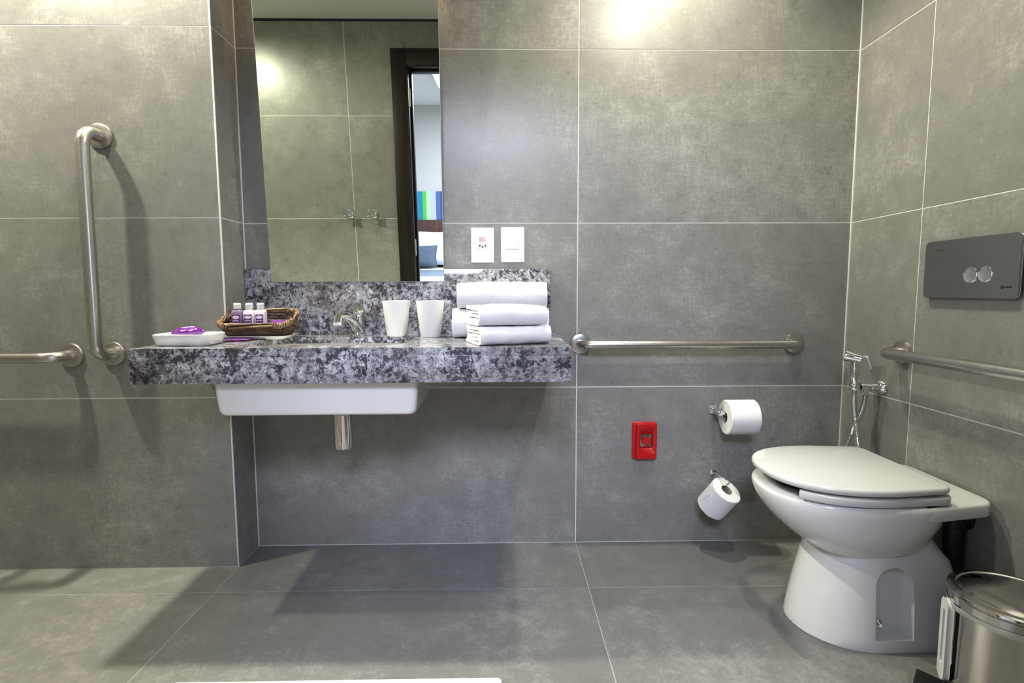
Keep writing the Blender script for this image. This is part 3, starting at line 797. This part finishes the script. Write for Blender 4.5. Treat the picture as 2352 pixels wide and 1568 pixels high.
sw = plate('light_switch', -0.278, -0.194, 1.060, 1.185, 'white light switch plate, right of the power socket', 'switch')
local(boxo('rocker_gap', (-0.2605, -0.2135, -0.0084, -0.0079, 1.1055, 1.1335), M['groove']), sw)
bm = bmesh.new(); box(bm, -0.2595, -0.2150, -0.0125, -0.0080, 1.107, 1.1325, 0.001)
for v in bm.verts:
    if v.co.y < -0.011: v.co.y += (v.co.z - 1.107) * 0.10
local(build('rocker', bm, M['white_plate'], None, True, 40), sw)

# ------------------------------------------------------------------ alarm button
al = empty('alarm_button', (0.2545, 0, 0.397)); tag(al, 'red emergency call button box low on the back wall', 'alarm button')
axc, azc = 0.2545, 0.3975
Y_ = lambda x, y, z: (x, -z, y)
bm = bmesh.new(); slab(bm, rrect(0.045, 0.069, 0.004, 3, axc, azc), 0.0, 0.012, 0.002, Y_)
boxp = build('backplate', bm, M['red'], None, True, 40); local(boxp, al)
bm = bmesh.new(); slab(bm, rrect(0.038, 0.068, 0.004, 3, axc + 0.005, azc), 0.0125, 0.026, 0.004, Y_)
cov = build('cover', bm, M['red'], None, True, 40)
bm = bmesh.new(); hp = rrect(0.0235, 0.026, 0.006, 4, axc + 0.004, azc + 0.002); loft(bm, [[Y_(x, y, 0.0155) for x, y in hp], [Y_(x, y, 0.05) for x, y in hp]])
boolean(cov, build('cut', bm)); local(cov, al)
local(slabo('window_bezel', rrect(0.0225, 0.025, 0.006, 4, axc + 0.004, azc + 0.002), 0.0158, 0.0175, 0.0005, M['satin_chrome'], None, Y_), al)
local(latheo('push_button', [(0.0175, 0.0178), (0.0175, 0.024), (0.016, 0.0265), (0.006, 0.0270)], M['red_button'], None, 32, axis_mtx((axc + 0.004, 0, azc + 0.002), (0, -1, 0))), al)

# ------------------------------------------------------------------ toilet paper
def roll(name, cen, ax, L, R, label, grp, tail=None, tailsign=1):
    e = empty(name, cen); tag(e, label, 'toilet paper', grp)
    m_ = axis_mtx((0, 0, 0), ax)
    bm = bmesh.new(); lathe(bm, [(0.0205, -L / 2), (R - 0.002, -L / 2), (R, -L / 2 + 0.002), (R, L / 2 - 0.002), (R - 0.002, L / 2), (0.0205, L / 2)], 48, m_, False, False)
    o = build('paper', bm, M['paper'], e, True, 40); wobble(o, 0.0008, 40, 4)
    latheo('cardboard_core', [(0.0198, -L / 2 + 0.0006), (0.0206, -L / 2 + 0.0006), (0.0206, L / 2 - 0.0006), (0.0198, L / 2 - 0.0006), (0.0198, -L / 2 + 0.0006)], M['card'], e, 32, m_, False, False)
    return e
# upper roll on a chrome arm
h = empty('paper_holder', (0.517, 0, 0.512)); tag(h, 'chrome arm holder of the upper toilet paper roll', 'paper holder')
local(slabo('wall_mount', rrect(0.016, 0.016, 0.005, 4, 0.511, 0.513), 0.0, 0.006, 0.002, M['chrome'], None, Y_), h)
local(boxo('arm', (0.502, 0.520, -0.078, -0.0055, 0.503, 0.523), M['chrome'], None, 0.006, 3), h)
local(tubeo('spindle', [(0.500, -0.072, 0.512), (0.60, -0.072, 0.512), (0.645, -0.072, 0.512)], 0.0075, M['chrome'], None, 14), h)
r1 = roll('paper_roll', (0.582, -0.072, 0.4996), (1, 0, 0), 0.106, 0.0620, 'upper white toilet paper roll on the chrome arm', 'toilet paper rolls')
# lower roll hanging askew on a wire hook
hk = empty('paper_hook', (0.530, 0, 0.262)); tag(hk, 'thin chrome wire hook holding the lower toilet paper roll', 'paper holder')
local(latheo('wall_mount', [(0.012, 0), (0.012, 0.004), (0.007, 0.006)], M['chrome'], None, 24, axis_mtx((0.520, 0, 0.268), (0, -1, 0))), hk)
ax2 = Vector((0.34, -0.48, 0.80)).normalized(); c2 = Vector((0.505, -0.098, 0.205)); t2 = c2 + ax2 * 0.052
side = (Vector((0, 0, 1)) - ax2 * ax2.z).normalized()
tp2 = t2
hookp = catmull([(0.520, -0.004, 0.268), (0.512, -0.030, 0.278), (0.500, -0.075, 0.290), tuple(t2 + side * 0.012 + ax2 * 0.028), tuple(t2 + side * 0.014 + ax2 * 0.010), tuple(t2 + side * 0.015 - ax2 * 0.045)], 7)
local(tubeo('hook_wire', hookp, 0.0032, M['chrome'], None, 10), hk)
r2 = roll('paper_roll', tuple(c2), tuple(ax2), 0.104, 0.0540, 'lower white toilet paper roll hanging askew on the wire hook', 'toilet paper rolls')
bm = bmesh.new()   # loose flap at the edge of the lower roll
fp = [c2 + ax2 * 0.046 + Vector((-0.052, -0.010, 0.0)), c2 + ax2 * 0.020 + Vector((-0.058, -0.012, -0.004)), c2 + ax2 * 0.012 + Vector((-0.073, -0.012, -0.004)), c2 + ax2 * 0.030 + Vector((-0.066, -0.010, 0.004))]
vs = [[bm.verts.new(p + q * Vector((0, 1, 0))) for p in fp] for q in (0, 0.0012)]
bm.faces.new(vs[0]); bm.faces.new(vs[1][::-1])
for i in range(4): bm.faces.new((vs[0][i], vs[1][i], vs[1][(i + 1) % 4], vs[0][(i + 1) % 4]))
o = build('loose_flap', bm, M['paper']); local(o, r2)

# ------------------------------------------------------------------ toilet
TY = -0.50
def d_outline(xf, xb, hw, xm, n1=22, ex=2.3, rb=0.04, hb=None):
    """plan outline: round front at xf, straight sides from xm back to xb; counter-clockwise"""
    hb = hw if hb is None else hb; out = []
    for k in range(n1 + 1):                      # front half, from +y side round to -y side
        a = PI / 2 + PI * k / n1
        c, s = math.cos(a), math.sin(a)
        out.append((xm + (xm - xf) * math.copysign(abs(c) ** (2 / ex), c), TY + hw * math.copysign(abs(s) ** (2 / ex), s)))
    for k in range(1, 5):
        f = k / 5; out.append((xm + (xb - rb - xm) * f, TY - hw + (hw - hb) * f))
    for k in range(6):
        a = -PI / 2 + PI / 2 * k / 5; out.append((xb - rb + rb * math.cos(a), TY - hb + rb + rb * math.sin(a)))
    for k in range(6):
        a = PI / 2 * k / 5; out.append((xb - rb + rb * math.cos(a), TY + hb - rb + rb * math.sin(a)))
    for k in range(4, 0, -1):
        f = k / 5; out.append((xm + (xb - rb - xm) * f, TY + hw - (hw - hb) * f))
    return out
toi = empty('toilet', (0.74, TY, 0)); tag(toi, 'white ceramic toilet with a closed lid by the right wall', 'toilet')
def tp(o): return local(o, toi)
RZ = 0.412
bm = bmesh.new(); rings = []
for z, xf, xb, hw, xm, rb in ((0.232, 0.615, 0.80, 0.098, 0.71, 0.08), (0.246, 0.588, 0.828, 0.120, 0.71, 0.09), (0.266, 0.560, 0.85, 0.144, 0.70, 0.10), (0.292, 0.526, 0.866, 0.166, 0.70, 0.11), (0.320, 0.497, 0.878, 0.181, 0.70, 0.12), (0.350, 0.474, 0.886, 0.191, 0.70, 0.12), (0.378, 0.459, 0.892, 0.196, 0.70, 0.12), (0.400, 0.4525, 0.895, 0.198, 0.70, 0.12), (0.408, 0.4545, 0.893, 0.196, 0.70, 0.12), (RZ, 0.460, 0.888, 0.191, 0.70, 0.12)):
    rings.append([(x, y, z) for x, y in d_outline(xf, xb, hw, xm, rb=rb)])
for z, xf, xb, hw in ((RZ, 0.515, 0.835, 0.130), (0.405, 0.52, 0.83, 0.125), (0.34, 0.545, 0.80, 0.105), (0.28, 0.60, 0.77, 0.07), (0.262, 0.65, 0.74, 0.03)):
    rings.append([(x, y, z) for x, y in d_outline(xf, xb, hw, (xf + xb) / 2, rb=min(0.08, hw * 0.9))])
loft(bm, rings); tp(build('bowl', bm, M['ceramic'], None, True, 60))
tp(slabo('rear_deck', d_outline(0.775, 0.990, 0.1965, 0.80, 10, 8.0, 0.05, 0.170), 0.374, RZ, 0.008, M['ceramic']))
bm = bmesh.new(); rings = []
for z, xf, xb, hw, rb in ((0.0, 0.557, 0.935, 0.149, 0.03), (0.004, 0.554, 0.937, 0.151, 0.03), (0.03, 0.558, 0.937, 0.149, 0.03), (0.08, 0.568, 0.936, 0.146, 0.03), (0.14, 0.581, 0.934, 0.141, 0.03), (0.20, 0.597, 0.930, 0.134, 0.03), (0.235, 0.608, 0.925, 0.129, 0.04), (0.262, 0.615, 0.905, 0.122, 0.05), (0.29, 0.64, 0.89, 0.112, 0.05), (0.33, 0.66, 0.885, 0.105, 0.05), (0.3735, 0.68, 0.885, 0.10, 0.05)):
    rings.append([(x, y, z) for x, y in d_outline(xf, xb, hw, 0.72, ex=1.95, rb=rb)])
loft(bm, rings); ped = build('pedestal', bm, M['ceramic'], None, True, 60)
bm = bmesh.new()   # arched recess on the near side
def arch(x0, x1, z0, z1, y):
    r = (x1 - x0) / 2; p = [(x0, y, z0), (x1, y, z0)]
    for k in range(13):
        a = PI * k / 12; p.append(((x0 + x1) / 2 + r * math.cos(a), y, z1 - r + r * math.sin(a)))
    return p
loft(bm, [arch(0.704, 0.806, 0.034, 0.228, TY - 0.20), arch(0.704, 0.806, 0.034, 0.228, TY - 0.142), arch(0.712, 0.798, 0.036, 0.220, TY - 0.108)])
boolean(ped, build('cut', bm)); ped.data.polygons.foreach_set('use_smooth', [True] * len(ped.data.polygons)); ped.data.set_sharp_from_angle(angle=math.radians(35)); tp(ped)
bt = tp(latheo('floor_bolt', [(0.011, 0), (0.011, 0.003), (0.0075, 0.0035), (0.0075, 0.009), (0.004, 0.0095), (0.004, 0.016)], M['chrome'], None, 16, axis_mtx((0.735, TY - 0.112, 0.058), (-0.25, -1, 0.35))))
# seat ring, open at the front
so0, so1 = RZ + 0.004, RZ + 0.0255
outl = d_outline(0.456, 0.860, 0.199, 0.69, 40, 2.4, 0.03, 0.187); inn = d_outline(0.525, 0.80, 0.118, 0.68, 40, 2.2, 0.05, 0.10)
def gapcut(pl, gy): return [p for p in pl if not (p[0] < 0.60 and abs(p[1] - TY) < gy)]
def ordered(pl, gy):
    # start at the near (-y) side of the gap and walk round the back to the far side
    n = len(pl); idx = [i for i in range(n) if not (pl[i][0] < 0.60 and abs(pl[i][1] - TY) < gy)]
    st = next(i for i in idx if (i - 1) % n not in idx)
    return [pl[(st + k) % n] for k in range(len(idx))]
oo = ordered(outl, 0.118); ii = ordered(inn, 0.085)
ring = oo + ii[::-1]
bm = bmesh.new()
a = [bm.verts.new((x, y, so0)) for x, y in ring]; b = [bm.verts.new((x, y, so1)) for x, y in ring]
n = len(ring)
for i in range(n): bm.faces.new((a[i], a[(i + 1) % n], b[(i + 1) % n], b[i]))
f1 = bm.faces.new(b); f0 = bm.faces.new(a[::-1])
bmesh.ops.triangulate(bm, faces=[f0, f1])
bm.normal_update()
ed = [e for e in bm.edges if len(e.link_faces) == 2 and e.calc_face_angle() > 0.8 and abs(e.verts[0].co.z - e.verts[1].co.z) < 1e-5]
bmesh.ops.bevel(bm, geom=ed, offset=0.005, segments=3, affect='EDGES', profile=0.5)
seat = tp(build('seat', bm, M['seat'], None, True, 45))
bm = bmesh.new(); lo_ = d_outline(0.454, 0.859, 0.200, 0.70, 40, 2.4, 0.035, 0.186)
slab(bm, lo_, so1 + 0.005, so1 + 0.0240, 0.008)
lid = build('lid', bm, M['seat'], None, True, 45)
tp(lid)
for dy in (-0.075, 0.075):
    tp(latheo('hinge', [(0.011, -0.018), (0.0125, -0.015), (0.0125, 0.015), (0.011, 0.018)], M['seat'], None, 20, axis_mtx((0.880, TY + dy, RZ + 0.018), (0, 1, 0))))
    tp(boxo('hinge_block', (0.868, 0.898, TY + dy - 0.017, TY + dy + 0.017, RZ + 0.0005, RZ + 0.014), M['seat'], None, 0.003))
for dy in (-0.12, 0.12):
    tp(boxo('bumper', (0.60, 0.63, TY + dy * 1.3 - 0.006, TY + dy * 1.3 + 0.006, RZ, so0 + 0.001), M['seat'], None, 0.0015))
# black flush pipe behind the toilet
fp_ = empty('flush_pipe', (0.955, TY + 0.02, 0)); tag(fp_, 'black corrugated flush pipe between the toilet and the right wall', 'pipe')
pp = catmull([(0.9995, TY - 0.055, 0.33), (0.972, TY - 0.06, 0.335), (0.966, TY - 0.062, 0.30), (0.968, TY - 0.06, 0.24), (0.970, TY - 0.055, 0.14)], 8)
local(tubeo('pipe_bend', pp, 0.028, M['black'], None, 16, rf=lambda t: 0.026 + 0.0016 * math.sin(t * 75)), fp_)
local(latheo('wall_collar', [(0.034, 0.0), (0.034, 0.006), (0.03, 0.008)], M['black'], None, 24, axis_mtx((XR, TY - 0.055, 0.33), (-1, 0, 0))), fp_)

# ------------------------------------------------------------------ bidet sprayer
br = empty('bidet_spray', (XR, -0.207, 0.629)); tag(br, 'chrome hand bidet spray with two metal hoses on the right wall', 'bidet spray')
def bp(o): return local(o, br)
VY, VZ = -0.205, 0.629
bp(latheo('wall_rosette', [(0.026, 0), (0.027, 0.004), (0.022, 0.014), (0.015, 0.018)], M['chrome'], None, 32, axis_mtx((XR, VY, VZ), (-1, 0, 0))))
bp(latheo('valve_body', [(0.0135, 0.017), (0.0135, 0.034), (0.0115, 0.036), (0.0115, 0.058), (0.0135, 0.06), (0.0135, 0.070)], M['chrome'], None, 24, axis_mtx((XR, VY, VZ), (-1, 0.10, 0))))
hx, hy, hz = 0.913, -0.196, VZ
bp(latheo('holder_cradle', [(0.0145, -0.010), (0.016, -0.007), (0.016, 0.007), (0.0145, 0.010)], M['chrome'], None, 24, axis_mtx((hx, hy, hz), (0, 0, 1))))
bp(latheo('spray_handle', [(0.0115, 0.010), (0.0135, 0.016), (0.0145, 0.05), (0.0135, 0.075), (0.0125, 0.086)], M['chrome'], None, 24, axis_mtx((hx, hy, hz), (-0.02, 0.02, 1))))
hd = axis_mtx((hx + 0.016, hy - 0.014, hz + 0.094), (-0.76, 0.60, 0.22))
bp(latheo('spray_head', [(0.009, 0.0), (0.0140, 0.006), (0.0150, 0.022), (0.0160, 0.036), (0.0190, 0.047), (0.0190, 0.054), (0.014, 0.056)], M['chrome'], None, 24, hd))
lv = [(hx + 0.014, hy - 0.014, hz + 0.106), (hx + 0.024, hy - 0.024, hz + 0.102), (hx + 0.034, hy - 0.032, hz + 0.066)]
bp(tubeo('trigger_lever', catmull(lv, 6), 0.0052, M['chrome'], None, 10))
def hose(path, name):
    P = catmull(path, 34); bm = bmesh.new()
    tube(bm, P, 0.0075, 10, False, lambda t: 0.0085 + 0.0013 * (1 if int(t * (len(P) - 1)) % 2 else -1))
    return bp(build(name, bm, M['chrome'], None, True, 60))
hose([(hx, hy, hz - 0.009), (hx + 0.002, hy - 0.002, hz - 0.07), (hx + 0.010, hy - 0.01, hz - 0.15), (hx + 0.02, hy - 0.018, hz - 0.24), (hx + 0.024, hy - 0.012, hz - 0.32), (hx + 0.012, hy + 0.02, hz - 0.375), (hx - 0.012, hy + 0.045, hz - 0.34), (hx - 0.004, hy + 0.035, hz - 0.26), (hx + 0.014, hy + 0.012, hz - 0.15), (hx + 0.030, hy - 0.003, hz - 0.07), (hx + 0.036, VY + 0.004, hz - 0.022)], 'metal_hose')
bp(latheo('hose_nut', [(0.010, -0.026), (0.010, -0.012), (0.0115, -0.010), (0.0115, 0.0)], M['chrome'], None, 6, axis_mtx((hx + 0.036, VY + 0.004, hz), (0, 0, 1))))

# ------------------------------------------------------------------ flush plate
fl = empty('flush_plate', (XR, -0.522, 1.013)); tag(fl, 'dark satin chrome flush plate with two round buttons above the toilet', 'flush plate')
X_ = lambda x, y, z: (XR - z, x, y)
pl_ = [(a, b) for a, b in rrect(0.145, 0.078, 0.012, 6, -0.524, 1.013)][::-1]
local(slabo('backing_frame', [(a, b) for a, b in rrect(0.135, 0.070, 0.008, 4, -0.524, 1.013)][::-1], 0.0, 0.008, 0.001, M['groove'], None, X_), fl)
local(slabo('face_plate', pl_, 0.0085, 0.0165, 0.003, M['satin_chrome'], None, X_), fl)
for yy, zz in ((-0.536, 0.9935), (-0.580, 0.9945)):
    local(latheo('button', [(0.0215, 0.0160), (0.0215, 0.0185), (0.0200, 0.0200), (0.0175, 0.0190), (0.005, 0.0185)], M['chrome'], None, 32, axis_mtx((XR, yy, zz), (-1, 0, 0))), fl)
dk = mat('dark_print', (0.02, 0.02, 0.022), 0.5)
def mark(y0, y1, z0, z1): return local(boxo('printed_mark', (XR - 0.0168, XR - 0.0164, y0, y1, z0, z1), dk), fl)
mark(-0.6335, -0.6255, 0.9560, 0.9640)
xq = -0.6355
for wq in (0.0030, 0.0024, 0.0030, 0.0026, 0.0030, 0.0024):
    mark(xq - wq, xq, 0.9580, 0.9620); xq -= wq + 0.0006
xq = -0.420
for wq in (0.004, 0.003, 0.004, 0.003, 0.004, 0.003, 0.004):
    mark(xq - wq, xq, 1.0655, 1.0672); xq -= wq

# ------------------------------------------------------------------ waste bin
BXC, BYC, BR = 0.857, -0.852, 0.108
wb = empty('waste_bin', (BXC, BYC, 0)); tag(wb, 'round polished steel pedal bin in front of the toilet', 'waste bin')
latheo('bin_body', [(BR - 0.004, 0.014), (BR, 0.018), (BR, 0.2440), (BR + 0.001, 0.2460)], M['polished_steel'], wb, 56)
latheo('base_ring', [(BR - 0.002, 0.0), (BR + 0.003, 0.001), (BR + 0.003, 0.013), (BR - 0.002, 0.015)], M['black'], wb, 56)
latheo('rim_band', [(BR + 0.0015, 0.2470), (BR + 0.006, 0.2490), (BR + 0.006, 0.2660), (BR + 0.003, 0.2680)], M['polished_steel'], wb, 56)
latheo('lid', [(BR + 0.004, 0.2685), (BR + 0.009, 0.2695), (BR + 0.0105, 0.2730), (BR + 0.009, 0.2765), (BR + 0.004, 0.2785), (BR - 0.006, 0.2800), (BR - 0.010, 0.2785), (BR - 0.014, 0.2800), (BR * 0.6, 0.2880), (BR * 0.25, 0.2905), (0.004, 0.2910)], M['polished_steel'], wb, 56, ang=25)
bm = bmesh.new(); rings = []
for z, dr in ((0.2480, 0.0075), (0.2420, 0.0085), (0.2350, 0.0055)):
    rings.append([((BR + dr + 0.0025 * math.sin(7 * a) * (0.248 - z) / 0.013 + 0.001 * math.sin(17 * a)) * math.cos(a), (BR + dr + 0.0025 * math.sin(7 * a) * (0.248 - z) / 0.013) * math.sin(a), z - 0.006 * max(0, math.sin(3 * a + 1)) * (0.248 - z) / 0.013) for a in [2 * PI * k / 90 for k in range(90)]])
loft(bm, rings, False, False); build('bag_edge', bm, M['bag'], wb, True)
# carrying bracket of white plastic on the side towards the toilet
ba = math.radians(157)
e = empty('bracket', (BR * math.cos(ba), BR * math.sin(ba), 0.0), ba); e.parent = wb
def strap(pl, x0, x1):
    bm = bmesh.new(); slab(bm, pl, x0, x1, 0.002, lambda x, y, z: (z, x, y)); return bm
bpl = rrect(0.0185, 0.096, 0.0180, 8, 0, 0.150)
ob = build('bracket_plate', strap(bpl[::-1], 0.003, 0.015), M['white_plastic'], None, True, 50)
bm = bmesh.new(); hp = rrect(0.006, 0.066, 0.0055, 5, 0, 0.155)[::-1]; loft(bm, [[(-0.01, x, y) for x, y in hp], [(0.03, x, y) for x, y in hp]])
boolean(ob, build('cut', bm)); ob.data.transform(Matrix.Translation((BR * math.cos(ba), BR * math.sin(ba), 0)) @ Matrix.Rotation(ba, 4, 'Z')); ob.parent = wb
bpy.data.objects.remove(e)
pa = math.radians(136)
bm = bmesh.new(); slab(bm, [(BR - 0.005, -0.02), (BR + 0.055, -0.03), (BR + 0.055, 0.03), (BR - 0.005, 0.02)], 0.001, 0.010, 0.002)
o = build('foot_pedal', bm, M['black'], wb, True, 40); o.data.transform(Matrix.Rotation(pa, 4, 'Z'))

# ------------------------------------------------------------------ bath mat
bmx = empty('bath_mat', (-0.68, -0.93, 0)); tag(bmx, 'white terry bath mat on the floor in front of the basin', 'bath mat')
bm = bmesh.new(); slab(bm, rrect(0.402, 0.235, 0.012, 4, -0.682, -0.959), 0.0005, 0.009, 0.004)
local(build('mat_pile', bm, M['mat'], None, True, 50), bmx)
local(boxo('woven_border', (-1.05, -0.314, -0.781, -0.767, 0.0091, 0.0098), M['linen']), bmx)

# ------------------------------------------------------------------ shower valves on the door wall
for vx, s in ((-1.2244, 'left of the pair reflected in the mirror'), (-1.0784, 'right of the pair, nearer the door frame')):
    e = empty('shower_valve', (vx, YF, 1.26)); tag(e, 'chrome shower valve with a cross handle, ' + s, 'shower valve', 'shower valves')
    mm = axis_mtx((0, 0, 0), (0, 1, 0))
    latheo('rosette', [(0.031, 0), (0.032, 0.003), (0.024, 0.010), (0.015, 0.013)], M['chrome'], e, 32, mm)
    latheo('spindle', [(0.012, 0.012), (0.012, 0.034), (0.016, 0.036), (0.018, 0.050), (0.012, 0.056)], M['chrome'], e, 24, mm)
    for k in range(4):
        a = PI / 4 + PI / 2 * k
        tubeo('handle_arm', [(0.012 * math.cos(a), 0.044, 0.012 * math.sin(a)), (0.022 * math.cos(a), 0.044, 0.022 * math.sin(a)), (0.033 * math.cos(a), 0.044, 0.033 * math.sin(a))], 0.006, M['chrome'], e, 10, rf=lambda t: 0.005 + 0.003 * t)
bpy.context.view_layer.update()
